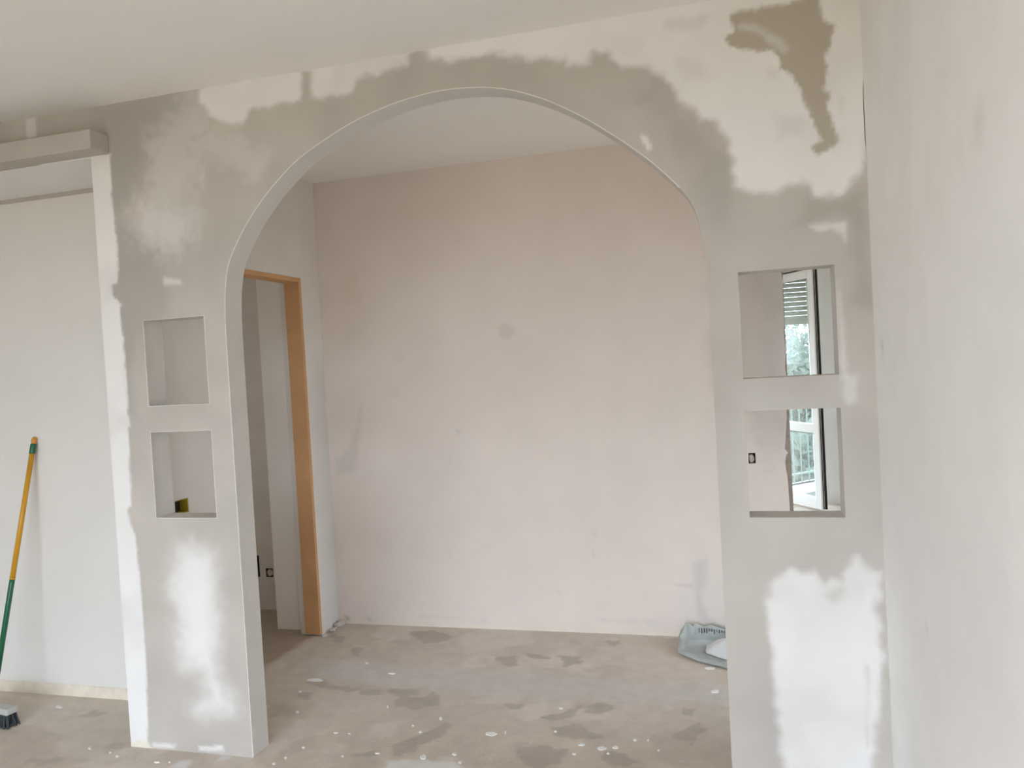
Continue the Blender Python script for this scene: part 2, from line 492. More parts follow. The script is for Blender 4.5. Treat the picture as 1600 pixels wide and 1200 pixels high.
def build_arch_wall():
    loops = [resample(OUT, .04)] + [resample(h, .04) for h in HOLES]
    pts, edges = [], []
    for lp in loops:
        b = len(pts)
        pts += [tuple(p) for p in lp]
        edges += [(b + i, b + (i + 1) % len(lp)) for i in range(len(lp))]
    st = .0105
    gx = np.arange(-3.2, XR, st); gz = np.arange(.004, H, st)
    G = np.stack(np.meshgrid(gx, gz, indexing='ij'), -1).reshape(-1, 2)
    G = G + (_rs.rand(*G.shape) - .5) * .003
    outer = np.array(OUT)
    k = inside(G, outer)
    for h in HOLES:
        k &= ~inside(G, np.array(h))
    G = G[k]
    bp = np.array(pts)
    # drop grid points that crowd a boundary point
    keep = np.ones(len(G), bool)
    for s in range(0, len(G), 20000):
        d = np.full(len(G[s:s + 20000]), 1e9)
        for q in bp:
            d = np.minimum(d, np.abs(G[s:s + 20000] - q).max(1))
        keep[s:s + 20000] = d > .004
    G = G[keep]
    allp = [Vector(p) for p in pts] + [Vector(p) for p in G.tolist()]
    vo, eo, fo, *_ = delaunay_2d_cdt(allp, edges, [], 0, 1e-6)
    V2 = np.array([tuple(v) for v in vo])
    F = np.array([f for f in fo if len(f) == 3])
    cen = V2[F].mean(1)
    k = inside(cen, outer)
    for h in HOLES:
        k &= ~inside(cen, np.array(h))
    F = F[k]
    a, b, c = V2[F[:, 0]], V2[F[:, 1]], V2[F[:, 2]]
    area = (b[:, 0] - a[:, 0]) * (c[:, 1] - a[:, 1]) - (b[:, 1] - a[:, 1]) * (c[:, 0] - a[:, 0])
    F[area < 0] = F[area < 0][:, ::-1]
    co = np.stack([V2[:, 0], np.zeros(len(V2)), V2[:, 1]], 1)
    # the skim coat stands a touch proud where it is thick
    col = tint_arch(V2)
    o = raw_mesh('wall_middle', co, F, col, M_stained)
    structure(o)
    # reveals and rear face, a coarse second mesh
    bm = bmesh.new()
    for lp in [np.array(OUT)] + [np.array(h) for h in HOLES]:
        n = len(lp)
        f_ = [bm.verts.new((p[0], 0, p[1])) for p in lp]
        r_ = [bm.verts.new((p[0], T, p[1])) for p in lp]
        for i in range(n):
            bm.faces.new((f_[i], f_[(i + 1) % n], r_[(i + 1) % n], r_[i]))
    pts2, ed2 = [], []
    for lp in [np.array(OUT)] + [np.array(h) for h in HOLES]:
        b0 = len(pts2)
        pts2 += [Vector(p) for p in lp]
        ed2 += [(b0 + i, b0 + (i + 1) % len(lp)) for i in range(len(lp))]
    vo, eo, fo, *_ = delaunay_2d_cdt(pts2, ed2, [], 0, 1e-6)
    V2 = np.array([tuple(v) for v in vo])
    bv = [bm.verts.new((p[0], T, p[1])) for p in V2]
    for f in fo:
        cc = V2[list(f)].mean(0)[None]
        if inside(cc, outer)[0] and not any(inside(cc, np.array(h))[0] for h in HOLES):
            bm.faces.new([bv[i] for i in f])
    obj('jamb_lining', bm, M_jamb, o)
    # metal corner bead along the arch edge and around each opening
    def bead(pts, close):
        bm = bmesh.new()
        pts = [Vector((p[0], .0005, p[1])) for p in pts]
        if close:
            pts = pts + [pts[0]]
        tube(bm, pts, .0016, 6)
        return obj('corner_bead', bm, M_bead, o)
    bead([(XA1, .003)] + [p for p in ARCH if p[0] < -.06], False)
    for h in HOLES[:2]:
        bead(h, True)
    return o


WALL = build_arch_wall()

# ------------------------------------------------------------------ room shell
wr_holes = ()


def tint_right(P):
    c = np.tile(np.array((.87, .865, .85)), (len(P), 1))
    c *= (1 + .035 * fbm(P[:, 0], P[:, 1], 3.0, 61, 4))[:, None]
    for pts, s, f in (([(1533, 155), (1538, 175), (1535, 220), (1520, 228), (1522, 190)], .22, .03), ([(1497, 215), (1503, 225), (1500, 250), (1492, 240)], .14, .03),
                      ([(1377, 530), (1381, 540), (1380, 556), (1376, 550)], .25, .012), ([(1446, 968), (1452, 978), (1450, 1000), (1444, 985)], .18, .012)):
        poly = np.array([at(p, 0, XR)[[1, 2]] for p in pts])
        c = lerp(c, (.40, .40, .38), mask(P, poly, f, .01, 30, 3) * s)
    return c


wrp = grid_tint_mesh('wall_right', np.concatenate([np.arange(REAR, -2.6, .4), np.arange(-2.6, .56, .02)]), np.arange(0, H + .001, .03),
                     lambda P: np.stack([np.full(len(P), XR), P[:, 0], P[:, 1]], 1), tint_right, M_stained)
structure(wrp)
wall('wall_core', M_inner, 0, XR + .002, XR + .12, REAR, .55, 0, H, parent=wrp)

# back wall of the inner room: painted plaster over a masonry core, its free end torn
YBC = YB + .016
def _jag():
    e = []
    prof = [(640, 1228), (650, 1229), (668, 1228), (690, 1227), (702, 1226), (708, 1231), (712, 1228), (722, 1226.5), (735, 1228), (745, 1230), (760, 1231.5), (772, 1232), (785, 1233), (800, 1234)]
    for y, x in prof:
        q = at((x, y), 1, YB); e.append((q[0], q[2]))
    return e


JAG = _jag()
_rb = np.random.RandomState(3)
top_edge = [(0.352 - .012 * _rb.rand(), z) for z in np.arange(H - .02, JAG[0][1] + .03, -.05)]
low_edge = [(JAG[-1][0] + .004 - .012 * _rb.rand(), z) for z in np.arange(JAG[-1][1] - .05, .02, -.05)]
_hb = (at((1169, 708), 1, YB), at((1181, 724), 1, YB))
HBOX = (_hb[0][0], _hb[1][0], _hb[1][2], _hb[0][2])


def tint_back(P):
    u, v = P[:, 0], P[:, 1]
    c = np.tile(np.array(INNER), (len(P), 1))
    c *= (1 + .05 * fbm(u, v, 2.0, 71, 4))[:, None]
    D = (.42, .40, .38)
    for pts, s, f, col in (
            ([(777, 512), (788, 505), (802, 510), (805, 522), (795, 530), (780, 527)], .26, .012, D),
            ([(612, 552), (630, 548), (633, 562), (618, 568)], .13, .02, D),
            ([(605, 608), (622, 606), (622, 620), (606, 620)], .10, .02, D),
            ([(562, 634), (566, 636), (562, 680), (556, 735), (528, 742), (522, 722), (545, 700), (556, 670)], .26, .018, (.40, .41, .38)),
            ([(530, 440), (552, 432), (565, 448), (560, 470), (535, 480)], .22, .03, (.62, .52, .38)),
            ([(1084, 880), (1104, 875), (1106, 905), (1096, 930), (1104, 955), (1128, 980), (1150, 990), (1110, 985), (1088, 960)], .32, .02, (.42, .44, .44)),
            ([(1055, 913), (1082, 912), (1082, 916), (1055, 916)], .30, .006, D),
            ([(926, 825), (930, 825), (931, 838), (927, 838)], .2, .008, D), ([(927, 858), (930, 858), (930, 872), (927, 872)], .2, .008, D),
            ([(540, 963), (548, 964), (547, 971), (541, 970)], .6, .006, (.2, .17, .15)), ([(574, 962), (582, 968), (580, 972), (575, 970)], .3, .008, D),
            ([(655, 961), (765, 968), (765, 971), (655, 964)], .16, .008, D), ([(930, 966), (1030, 970), (1020, 975), (935, 972)], .22, .012, (.5, .5, .48)),
            ([(868, 924), (875, 924), (875, 929), (868, 929)], .25, .006, D), ([(714, 670), (719, 672), (718, 680), (714, 677)], .3, .006, D),
            ([(768, 845), (780, 850), (745, 868), (738, 862)], .10, .02, D),
            ([(1120, 380), (1240, 380), (1240, 690), (1130, 640)], .72, .14, (.48, .43, .39)), ([(1180, 425), (1240, 420), (1240, 480), (1200, 500), (1178, 455)], .25, .02, D), ([(1190, 520), (1240, 500), (1240, 640), (1200, 600)], .22, .03, D), ([(1182, 690), (1200, 685), (1215, 730), (1195, 745)], .12, .03, D)):  # broad first patch also darkens the overlit end; the rest are grey patches
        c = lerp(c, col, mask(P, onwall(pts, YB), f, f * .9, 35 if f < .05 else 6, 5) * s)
    m = np.clip((.028 + .025 * fbm(u, v, 25, 9) - v) / .02, 0, 1)
    c = lerp(c, CREAM, m * .7)
    return c.clip(.02, .95)


def build_back():
    edge = [(0.352, H)] + top_edge + JAG + low_edge + [(.345, 0)]
    outer = np.array([(XW, 0), (XW, H)] + edge)
    hole = np.array([(HBOX[0], HBOX[2]), (HBOX[1], HBOX[2]), (HBOX[1], HBOX[3]), (HBOX[0], HBOX[3])])
    pts, ed = [], []
    for lp in (resample(outer, .05), resample(hole, .05)):
        b = len(pts); pts += [tuple(p) for p in lp]; ed += [(b + i, b + (i + 1) % len(lp)) for i in range(len(lp))]
    st = .017
    G = np.stack(np.meshgrid(np.arange(XW + .01, .36, st), np.arange(.01, H, st), indexing='ij'), -1).reshape(-1, 2)
    G = G[inside(G, outer) & ~inside(G, hole)]
    bp = np.array(pts); d = np.full(len(G), 1e9)
    for q in bp:
        d = np.minimum(d, np.abs(G - q).max(1))
    G = G[d > .005]
    vo, eo, fo, *_ = delaunay_2d_cdt([Vector(p) for p in pts] + [Vector(p) for p in G.tolist()], ed, [], 0, 1e-6)
    V2 = np.array([tuple(v) for v in vo]); F = np.array([f for f in fo if len(f) == 3])
    cen = V2[F].mean(1)
    F = F[inside(cen, outer) & ~inside(cen, hole)]
    co = np.stack([V2[:, 0], np.full(len(V2), YB), V2[:, 1]], 1)
    # plaster edge thickness
    n0 = len(co)
    e = np.array(edge)
    extra = np.concatenate([np.stack([e[:, 0], np.full(len(e), YB), e[:, 1]], 1), np.stack([e[:, 0] + .003, np.full(len(e), YBC), e[:, 1]], 1)])
    q = [[n0 + i, n0 + i + 1, n0 + len(e) + i + 1, n0 + len(e) + i] for i in range(len(e) - 1)]
    col = np.concatenate([tint_back(V2), np.tile(np.array((.45, .42, .38)), (len(extra), 1))])
    o = raw_mesh('wall_back', np.concatenate([co, extra]), F.tolist() + q, col, M_stained)
    structure(o)
    wall('masonry_core', M_torn, 1, YBC, YB + .12, XW - .14, .3545, 0, H, [HBOX], parent=o)
    return o


WBACK = build_back()

# wall with the doorway into the hall
DOOR = (0.52, 1.385, 0, 2.105)
_b0, _b1 = at((273, 790), 0, XW), at((295, 792), 0, XW)
YBOX = (_b0[1], _b1[1], at((284, 803), 0, XW)[2], at((284, 780), 0, XW)[2])


def tint_left(P):
    u, v = P[:, 0], P[:, 1]
    c = np.tile(np.array((.70, .67, .63)), (len(P), 1)) * (1 + .05 * fbm(u, v, 4, 81))[:, None]
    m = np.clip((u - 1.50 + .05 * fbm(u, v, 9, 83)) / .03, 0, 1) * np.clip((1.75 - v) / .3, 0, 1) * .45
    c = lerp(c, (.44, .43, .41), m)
    return c.clip(.02, .9)


def build_left():
    bm = bmesh.new()
    slab(bm, 0, XW - .14, XW, T, YB, 0, H, [DOOR, YBOX])
    bmesh.ops.subdivide_edges(bm, edges=[e for e in bm.edges if e.calc_length() > .3], cuts=40, use_grid_fill=True)
    bmesh.ops.triangulate(bm, faces=bm.faces)
    bmesh.ops.recalc_face_normals(bm, faces=bm.faces)
    co = np.array([v.co[:] for v in bm.verts]); bm.verts.ensure_lookup_table()
    F = [[v.index for v in f.verts] for f in bm.faces]
    bm.verts.index_update(); F = [[v.index for v in f.verts] for f in bm.faces]
    bm.free()
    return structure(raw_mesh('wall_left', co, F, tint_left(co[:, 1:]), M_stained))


build_left()

# raw chipboard lining of the doorway
dl = bpy.data.objects.new('door_1', None); COL.objects.link(dl); dl.location = (XW - .06, .95, 0); structure(dl)
boxobj('door_post', M_wood, (XW - .095, XW + .003, DOOR[1] - .026, DOOR[1], .012, DOOR[3]), dl, bev=.002)
boxobj('door_post', M_wood, (XW - .095, XW + .003, DOOR[0], DOOR[0] + .026, .012, DOOR[3]), dl, bev=.002)
boxobj('door_head', M_wood, (XW - .095, XW + .003, DOOR[0] + .0265, DOOR[1] - .0265, DOOR[3] - .026, DOOR[3] - .001), dl, bev=.002)

# alcove left of the arch wall
M_alc = mat('alcove_wall_paint', (.755, .735, .70), .92, .025, 4, .08, 40)
al = wall('wall_alcove', M_alc, 1, YR, YR + .10, -6.6, XW - .14, 0, H)
boxobj('soffit', M_white, (-6.6, XP, T + .001, YR, ZS, H - .001), al)
boxobj('soffit_skim', M_white, (-6.6, XP - .001, .0005, YR - .001, ZS - .003, ZS - .0002), al)
boxobj('joint_crack_shade', M_grey, (-4.6, XP - .001, YR - .004, YR - .0002, ZS - .022, ZS - .0035), al)  # grey strip painting the gap shadow along the cracked joint
boxobj('side_return', M_white, (XP - .0, XW - .141, T + .001, YR, 0, ZS), al)
bb = bmesh.new()
_z = np.random.RandomState(5)
xs = np.linspace(-4.4, XP - .002, 30)
vs_ = []
for x in xs:
    h = .052 + .006 * _z.rand()
    vs_.append([bb.verts.new((x, YR - .004, 0)), bb.verts.new((x, YR - .004, h)), bb.verts.new((x, YR - .0005, h + .003))])
for a, b in zip(vs_, vs_[1:]):
    bb.faces.new((a[0], b[0], b[1], a[1])); bb.faces.new((a[1], b[1], b[2], a[2]))
structure(obj('baseboard_left', bb, M_cream))

# pelmet box at the head of the alcove
pb = bmesh.new()
box(pb, -6.6, -2.366, -.100, -.0005, 2.497, 2.575, bev=.004)
structure(obj('trim_1', pb, M_grey))

# hall seen through the doorway
M_hall = mat('hall_wall_paint', (.80, .755, .70), .92, .03, 4, .08, 40)
hl = wall('wall_hall', M_hall, 1, 1.455, 1.595, -2.665, XW - .142, 0, H)
boxobj('hall_return', M_hall, (-2.665, -2.6, 1.596, 1.80, 0, H), hl)
S1 = at((402, 868), 1, 1.80); S2 = at((406, 902), 1, 1.80)
Q1 = at((415, 888), 1, 1.80); Q2 = at((427, 902), 1, 1.80)
SLOT = (S1[0] - .02, S1[0] + .012, S2[2], S1[2])
SQ = (Q1[0], Q2[0], Q2[2], Q1[2])
wall('wall_hall', mat('hall_darker_wall', (.64, .59, .53), .95, .06, 5, .15, 40), 1, 1.80, 1.90, -4.4, -2.6, 0, H, [SLOT, SQ])  # darker tone than the near hall wall, to set the two apart
wall('wall_hall', M_inner, 0, -4.5, -4.4, YR + .1, 1.90, 0, H, [HW])

# outer walls of the large room
wall('wall_outer', M_white, 0, -6.75, -6.6, REAR, YR + .1, 0, H)
wall('wall_rear', M_white, 1, REAR - .3, REAR, -6.75, XR + .12, 0, H, [RW])
# passage and far room to the right of the inner room
wall('wall_passage', M_white, 1, .55, .65, XR + .002, 2.4, 0, H)
wall('wall_passage', M_white, 0, 2.4, 2.5, .55, 5.9, 0, H, [PW])
wall('wall_passage', M_white, 0, -2.6, -2.465, YB + .121, 5.9, 0, H, [LW_])
FD = (-.30, 0.893, 0, 2.30)
wall('wall_far', M_white, 1, YF, YF + .33, -2.464, 2.399, 0, H, [FD])

ceil = bmesh.new(); box(ceil, -6.75, 2.5, REAR - .3, 5.95, H, H + .15)
structure(obj('ceiling', ceil, M_ceil))

# ------------------------------------------------------------------ floor
def c8(pts):
    return [(400 + .4625 * x, 960 + .4625 * y) for x, y in pts]


F_DARK = [[(515, 60), (600, 52), (665, 75), (640, 90), (570, 100)], [(310, 115), (360, 108), (345, 145), (330, 140)], [(815, 140), (880, 140), (885, 170), (850, 178), (815, 160)],
          [(1030, 140), (1095, 145), (1100, 165), (1030, 180), (1045, 160)], [(1190, 88), (1225, 88), (1225, 105), (1195, 107)], [(170, 225), (230, 222), (260, 240), (345, 245), (350, 258), (300, 265), (240, 250), (180, 240)],
          [(362, 255), (420, 252), (425, 270), (380, 278), (362, 268)], [(445, 252), (540, 250), (550, 270), (490, 285), (465, 275)], [(460, 285), (560, 280), (600, 255), (635, 290), (620, 310), (540, 318), (470, 305)],
          [(1100, 310), (1160, 295), (1215, 320), (1180, 330), (1120, 330)], [(970, 350), (1100, 310), (1070, 345), (1000, 362)], [(1005, 385), (1090, 365), (1170, 415), (1120, 425), (1010, 405)],
          [(880, 455), (960, 440), (1050, 460), (1030, 500), (950, 525), (900, 505)], [(1165, 465), (1200, 458), (1300, 495), (1250, 522), (1190, 510)],
          [(500, 430), (560, 405), (640, 365), (655, 375), (620, 420), (560, 440), (545, 470), (470, 475), (450, 445)], [(1440, 320), (1475, 325), (1475, 345), (1440, 335)],
          [(1410, 410), (1500, 365), (1530, 390), (1470, 440)], [(320, 470), (420, 465), (420, 478), (320, 480)], [(250, 60), (300, 80), (290, 95), (260, 90)], [(150, 262), (190, 268), (185, 292), (140, 280)],
          [(900, 130), (980, 140), (1000, 150), (930, 150)], [(840, 300), (900, 305), (890, 318), (850, 318)]]
F_DARKPX = [[(118, 1120), (150, 1110), (165, 1115), (140, 1122)], [(45, 1188), (90, 1182), (110, 1190), (60, 1196)]]
F_BAND = c8([(195, 150), (400, 170), (620, 185), (840, 188), (1210, 218), (1640, 238), (1640, 312), (1210, 295), (850, 285), (640, 265), (420, 240), (300, 228), (190, 222)])
F_LIGHT = [c8([(440, 492), (560, 487), (680, 500), (700, 540), (430, 540)]), [(283, 1188), (302, 1187), (290, 1200), (255, 1202)], [(345, 1182), (360, 1178), (358, 1186), (338, 1190)]]
SCREED = (.590, .520, .445)


def tint_floor(P):
    u, v = P[:, 0], P[:, 1]
    c = np.tile(np.array(SCREED), (len(P), 1))
    n = fbm(u, v, 3.0, 91, 5)
    c *= (1 + .10 * n)[:, None]
    m = np.clip((fbm(u, v, 6.0, 95, 4) - .18) / .12, 0, 1)
    c = lerp(c, np.array(SCREED) * .90, m * .6)
    m = np.clip((fbm(u, v, 3.5, 99, 5) - .10) / .10, 0, 1)
    c = lerp(c, (.68, .615, .545), m * .55)
    c = lerp(c, (.58, .55, .51), mask(P, onfloor(F_BAND), .05, .07, 12, 4) * .75)
    for i, p in enumerate(F_DARK):
        c = lerp(c, np.array(SCREED) * .70, mask(P, onfloor(c8(p)), .007, .03, 25, i) * .75)
    for i, p in enumerate(F_DARKPX):
        c = lerp(c, np.array(SCREED) * .78, mask(P, onfloor(p), .012, .03, 25, i) * .7)
    for i, p in enumerate(F_LIGHT):
        c = lerp(c, (.74, .74, .73), mask(P, onfloor(p), .012, .02, 25, i) * .8)
    # darker brown floor of the hall
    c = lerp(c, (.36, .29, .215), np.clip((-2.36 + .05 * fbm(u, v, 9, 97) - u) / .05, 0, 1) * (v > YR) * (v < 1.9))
    # plaster dust and specks
    sp = np.clip((vnoise(u, v, 55, 3) - .44) / .04, 0, 1) * np.clip((1.0 - v) / .6, 0, 1)
    c = lerp(c, (.70, .69, .66), sp * .5)
    return c.clip(.02, .9)


fx = np.concatenate([np.arange(-6.75, -3.7, .5), np.arange(-3.7, .6, .0115), np.arange(.6, 2.51, .1)])
fy = np.concatenate([np.arange(REAR - .3, -.5, .5), np.arange(-.5, 1.75, .0115), np.arange(1.75, 5.86, .15)])
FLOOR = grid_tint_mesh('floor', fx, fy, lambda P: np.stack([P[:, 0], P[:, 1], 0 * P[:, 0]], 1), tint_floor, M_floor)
structure(FLOOR)
sub = bmesh.new(); box(sub, -6.75, 2.5, REAR - .3, 5.8, -.25, -.004)
obj('floor_slab', sub, M_kerb, FLOOR)

SPL = [(200, 222, 30, 5), (460, 200, 12, 3), (795, 405, 21, 8), (1170, 452, 15, 7), (1100, 440, 11, 4), (1030, 318, 9, 3), (140, 330, 7, 4), (270, 400, 8, 3), (315, 403, 5, 2), (100, 485, 5, 4), (293, 480, 5, 3),
       (555, 398, 6, 3), (530, 376, 5, 3), (625, 352, 6, 6), (670, 473, 8, 4), (565, 482, 10, 8), (1075, 472, 7, 3), (1280, 425, 6, 4), (1325, 425, 4, 4), (1550, 260, 14, 6), (843, 400, 3, 6), (1215, 450, 12, 5),
       (375, 165, 7, 3), (410, 470, 9, 3), (445, 313, 3, 6), (1012, 396, 5, 3), (1535, 182, 16, 5), (160, 450, 5, 3), (1360, 460, 4, 3), (150, 262, 6, 3), (60, 505, 6, 4), (1190, 470, 5, 3), (690, 500, 6, 4)]
SPLPX = [(92, 1105, 6, 2), (140, 1169, 3, 2), (183, 1182, 3, 1.5), (172, 1176, 2, 1.2), (245, 1191, 4, 1.5), (265, 1191, 2, 1.2)]
rs = random.Random(11)
for (x, y, a, b) in [(400 + .4625 * x, 960 + .4625 * y, a * .4625, b * .4625) for x, y, a, b in SPL] + SPLPX:
    bm = bmesh.new()
    n = 11
    top, bot = [], []
    c = at((x, y), 2, 0)
    for k in range(n):
        t = 2 * math.pi * k / n
        r = .75 + .5 * rs.random()
        q = at((x + a * r * math.cos(t), y + b * r * math.sin(t)), 2, 0)
        bot.append(bm.verts.new((q[0], q[1], 0)))
        top.append(bm.verts.new((c[0] + (q[0] - c[0]) * .8, c[1] + (q[1] - c[1]) * .8, .0022)))
    for k in range(n):
        bm.faces.new((bot[k], bot[(k + 1) % n], top[(k + 1) % n], top[k]))
    bm.faces.new(top)
    obj('plaster_splash', bm, M_splash, FLOOR)

# ------------------------------------------------------------------ open wiring boxes sunk in the walls
def wiring_box(label, mtx, w, h, d, m_body, m_fill, fill_depth, ragged=True):
    """an open-fronted box; local x across, local y into the wall, local z up; origin at the bottom centre of its mouth"""
    t = thing('electrical_box', label, 'electrical box', mtx.to_translation())
    bm = bmesh.new()
    k = .003
    for dims in ((-w / 2, -w / 2 + k, .001, d, 0, h), (w / 2 - k, w / 2, .001, d, 0, h), (-w / 2 + k, w / 2 - k, .001, d, 0, k), (-w / 2 + k, w / 2 - k, .001, d, h - k, h), (-w / 2 + k, w / 2 - k, d - k, d, k, h - k)):
        box(bm, *dims, mtx=mtx)
    obj('box_shell', bm, m_body, t)
    if m_fill:
        bm = bmesh.new()
        r_ = random.Random(int(w * 1e5))
        n = 14
        ring = []
        cz, cx_ = h * .47, -w * .04
        for i in range(n):
            a = 2 * math.pi * i / n
            r = .36 + .08 * r_.random()
            ring.append(((cx_ + w * r * math.cos(a) * 1.05), (cz + h * r * math.sin(a) * 1.05)))
        f0 = [bm.verts.new(mtx @ Vector((p[0], fill_depth, p[1]))) for p in ring]
        b0 = [bm.verts.new(mtx @ Vector((p[0], d - .004, p[1]))) for p in ring]
        cv = bm.verts.new(mtx @ Vector((cx_, fill_depth - .003, cz)))
        for i in range(n):
            bm.faces.new((f0[i], f0[(i + 1) % n], cv)); bm.faces.new((f0[i], b0[i], b0[(i + 1) % n], f0[(i + 1) % n]))
        obj('plaster_plug', bm, m_fill, t)
    return t


M_yellow = mat('yellow_box_plastic', (.46, .36, .04), .5, .05, 10, 0)
M_plug = mat('pale_plaster_plug', (.55, .47, .42), .95, .1, 60, .3)
e = .0015
wiring_box('small square wiring box on back wall seen through lower right wall opening', Matrix.Translation(((HBOX[0] + HBOX[1]) / 2, YB + .004, HBOX[2] + e)), HBOX[1] - HBOX[0] - 2 * e, HBOX[3] - HBOX[2] - 2 * e, .05, M_hole, M_plug, .006)
wiring_box('square wiring box low on hall wall seen through wood-lined doorway', Matrix.Translation(((SQ[0] + SQ[1]) / 2, 1.802, SQ[2] + e)), SQ[1] - SQ[0] - 2 * e, SQ[3] - SQ[2] - 2 * e, .05, M_hole, M_plug, .006)
wiring_box('tall narrow black wiring box beside arch jamb in the hall', Matrix.Translation(((SLOT[0] + SLOT[1]) / 2, 1.802, SLOT[2] + e)), SLOT[1] - SLOT[0] - 2 * e, SLOT[3] - SLOT[2] - 2 * e, .05, M_hole, None, 0)
ybw = YBOX[1] - YBOX[0] - 2 * e
mt = Matrix.Translation((XW - .001, (YBOX[0] + YBOX[1]) / 2, YBOX[2] + e)) @ Matrix.Rotation(math.pi / 2, 4, 'Z')
yb = wiring_box('yellow plastic wiring box inside lower left wall opening', mt, ybw, YBOX[3] - YBOX[2] - 2 * e, .055, M_yellow, None, 0)
bm = bmesh.new()
box(bm, -ybw / 2 + .005, ybw / 2 - .005, .042, .050, .005, YBOX[3] - YBOX[2] - .008, mtx=mt)
obj('dark_interior', bm, M_hole, yb)

# ------------------------------------------------------------------ rubble in the corner by the door post
bits = [(503, 986, 5), (509, 979, 7), (516, 976, 8), (521, 972, 6), (512, 983, 4), (527, 975, 4), (484, 994, 4), (490, 995, 3)]
rs = random.Random(4)
for i, (x, y, s) in enumerate(bits):
    c = at((x, y), 2, 0)
    c[1] = min(c[1], YB - .03); c[0] = max(c[0], XW + .03)
    r = s / 330.0
    bm = bmesh.new()
    bmesh.ops.create_icosphere(bm, subdivisions=2, radius=r)
    for v in bm.verts:
        f = 1 + .5 * (rs.random() - .5)
        v.co = Vector((v.co.x * f * 1.2, v.co.y * f, v.co.z * f * .75)) + Vector((c[0], c[1], r * .55))
        v.co.z = max(v.co.z, .0006)
    o = obj('plaster_chunk', bm, M_rubble)
    o['label'] = 'crumbled grey plaster chunk at foot of wooden door post corner'
    o['category'] = 'rubble'; o['group'] = 'plaster chunks in the inner room corner'

# ------------------------------------------------------------------ broom in the alcove
top = Vector(at((54, 684), 1, YR - .012)); base = Vector(at((-13, 1109), 2, 0.06))
M_by = mat('yellow_handle_plastic', (.60, .30, .015), .35, .05, 8, 0, spec=.5)
M_bo = mat('orange_cap_plastic', (.62, .27, .04), .4, .05, 8, 0, spec=.5)
M_bg = mat('green_grip_plastic', (.010, .115, .050), .35, .05, 8, 0, spec=.5)
M_bh = mat('grey_broom_block', (.50, .50, .48), .5, .05, 8, 0)
M_bb = mat('dark_broom_bristles', (.05, .06, .065), .8, .3, 60, 0)
br = thing('broom', 'yellow and green handled broom leaning on white alcove wall', 'broom', (base.x, base.y, 0))
axis = (top - base).normalized(); Lh = (top - base).length
P_ = lambda s: base + axis * s


def along(px):   # distance along the handle of the point seen at a picture height
    best = min(np.linspace(0, Lh, 800), key=lambda s: abs(_py(P_(s)) - px))
    return best


def _py(q):
    d = np.array(q) - _C
    return 600 - FPX * (d @ _U) / (d @ _F)


s_low, s_ring, s_top = along(904), along(709), along(694)
bm = bmesh.new(); tube(bm, [P_(s_low), P_(s_ring)], .0120, 14); obj('handle', bm, M_by, br, True)
bm = bmesh.new(); tube(bm, [P_(-.02), P_(s_low - .02), P_(s_low - .002)], [.0118, .0122, .0122], 14); obj('lower_handle', bm, M_bg, br, True)['label'] = 'green lower handle tube'
bm = bmesh.new(); tube(bm, [P_(s_low - .004), P_(s_low + .006)], .0132, 14); obj('joint_ring', bm, M_by, br, True)
bm = bmesh.new(); tube(bm, [P_(s_ring), P_(s_ring + .004), P_(s_top - .003), P_(s_top)], [.0125, .0140, .0140, .0130], 14); obj('collar', bm, M_bg, br, True)['label'] = 'green collar near the tip'
bm = bmesh.new(); tube(bm, [P_(s_top - .001), P_(s_top + .012), P_(s_top + .026), P_(s_top + .034), P_(s_top + .037)], [.0095, .0125, .0125, .0085, .0025], 14); obj('hanging_cap', bm, M_bo, br, True)['label'] = 'orange end cap'
hr = Vector(at((24, 1136), 2, .0))
hdir = Vector((hr.x - base.x, hr.y - base.y, 0)); hl_ = hdir.length; hdir.normalize()
rotz = Matrix.Translation((base.x, base.y, 0)) @ Matrix.Rotation(math.atan2(hdir.y, hdir.x), 4, 'Z')
bm = bmesh.new(); box(bm, -hl_ + .02, hl_ - .012, -.028, .028, .058, .088, mtx=rotz, bev=.008); obj('broom_block', bm, M_bh, br)
bm = bmesh.new()
rs = random.Random(8)
nx_, ny_ = 26, 5
for i in range(nx_):
    for j in range(ny_):
        x = -hl_ + .03 + (2 * hl_ - .05) * i / (nx_ - 1); y = -.022 + .044 * j / (ny_ - 1)
        fx_ = x * 1.07 + .004 * rs.uniform(-1, 1); fy_ = y * 1.5 + .004 * rs.uniform(-1, 1)
        for k in range(2):
            dx, dy = rs.uniform(-.003, .003), rs.uniform(-.003, .003)
            tube(bm, [rotz @ Vector((x + dx, y + dy, .060)), rotz @ Vector((fx_ + dx * 2, fy_ + dy * 2, .001))], [.0032, .0026], 4)
o = obj('bristles', bm, M_bb, br); o['kind'] = 'stuff'

# ------------------------------------------------------------------ torn open plaster bag behind the right pillar
M_bag = mat('grey_green_sack_paper', (.42, .44, .415), .75, .10, 14, .3, 40)
M_powder = mat('plaster_powder', (.74, .745, .74), .95, .05, 30, .4, 90)
M_print = mat('dark_print_ink', (.05, .055, .06), .7, .2, 30, 0)
pL = Vector(at((1063, 1023), 2, 0)); pF = Vector(at((1137, 1043), 2, 0))
bag = thing('plaster_sack', 'torn open grey sack of white plaster on floor behind right pillar', 'sack', (.02, 1.36, 0))
ring_n = 48
A0 = Vector((pL.x, pL.y, 0)); dirf = (Vector((pF.x, pF.y, 0)) - A0).normalized()
foot = []      # footprint: front edge from the left corner to beyond the pillar, then back along the wall
front_end = A0 + dirf * .50
corners = [A0, A0 + dirf * .13 + Vector((-.01, -.018, 0)), A0 + dirf * .30 + Vector((-.01, -.012, 0)), front_end, Vector((front_end.x + .02, 1.50, 0)), Vector((.05, 1.545, 0)), Vector((-.16, 1.55, 0)), Vector((-.235, 1.50, 0))]
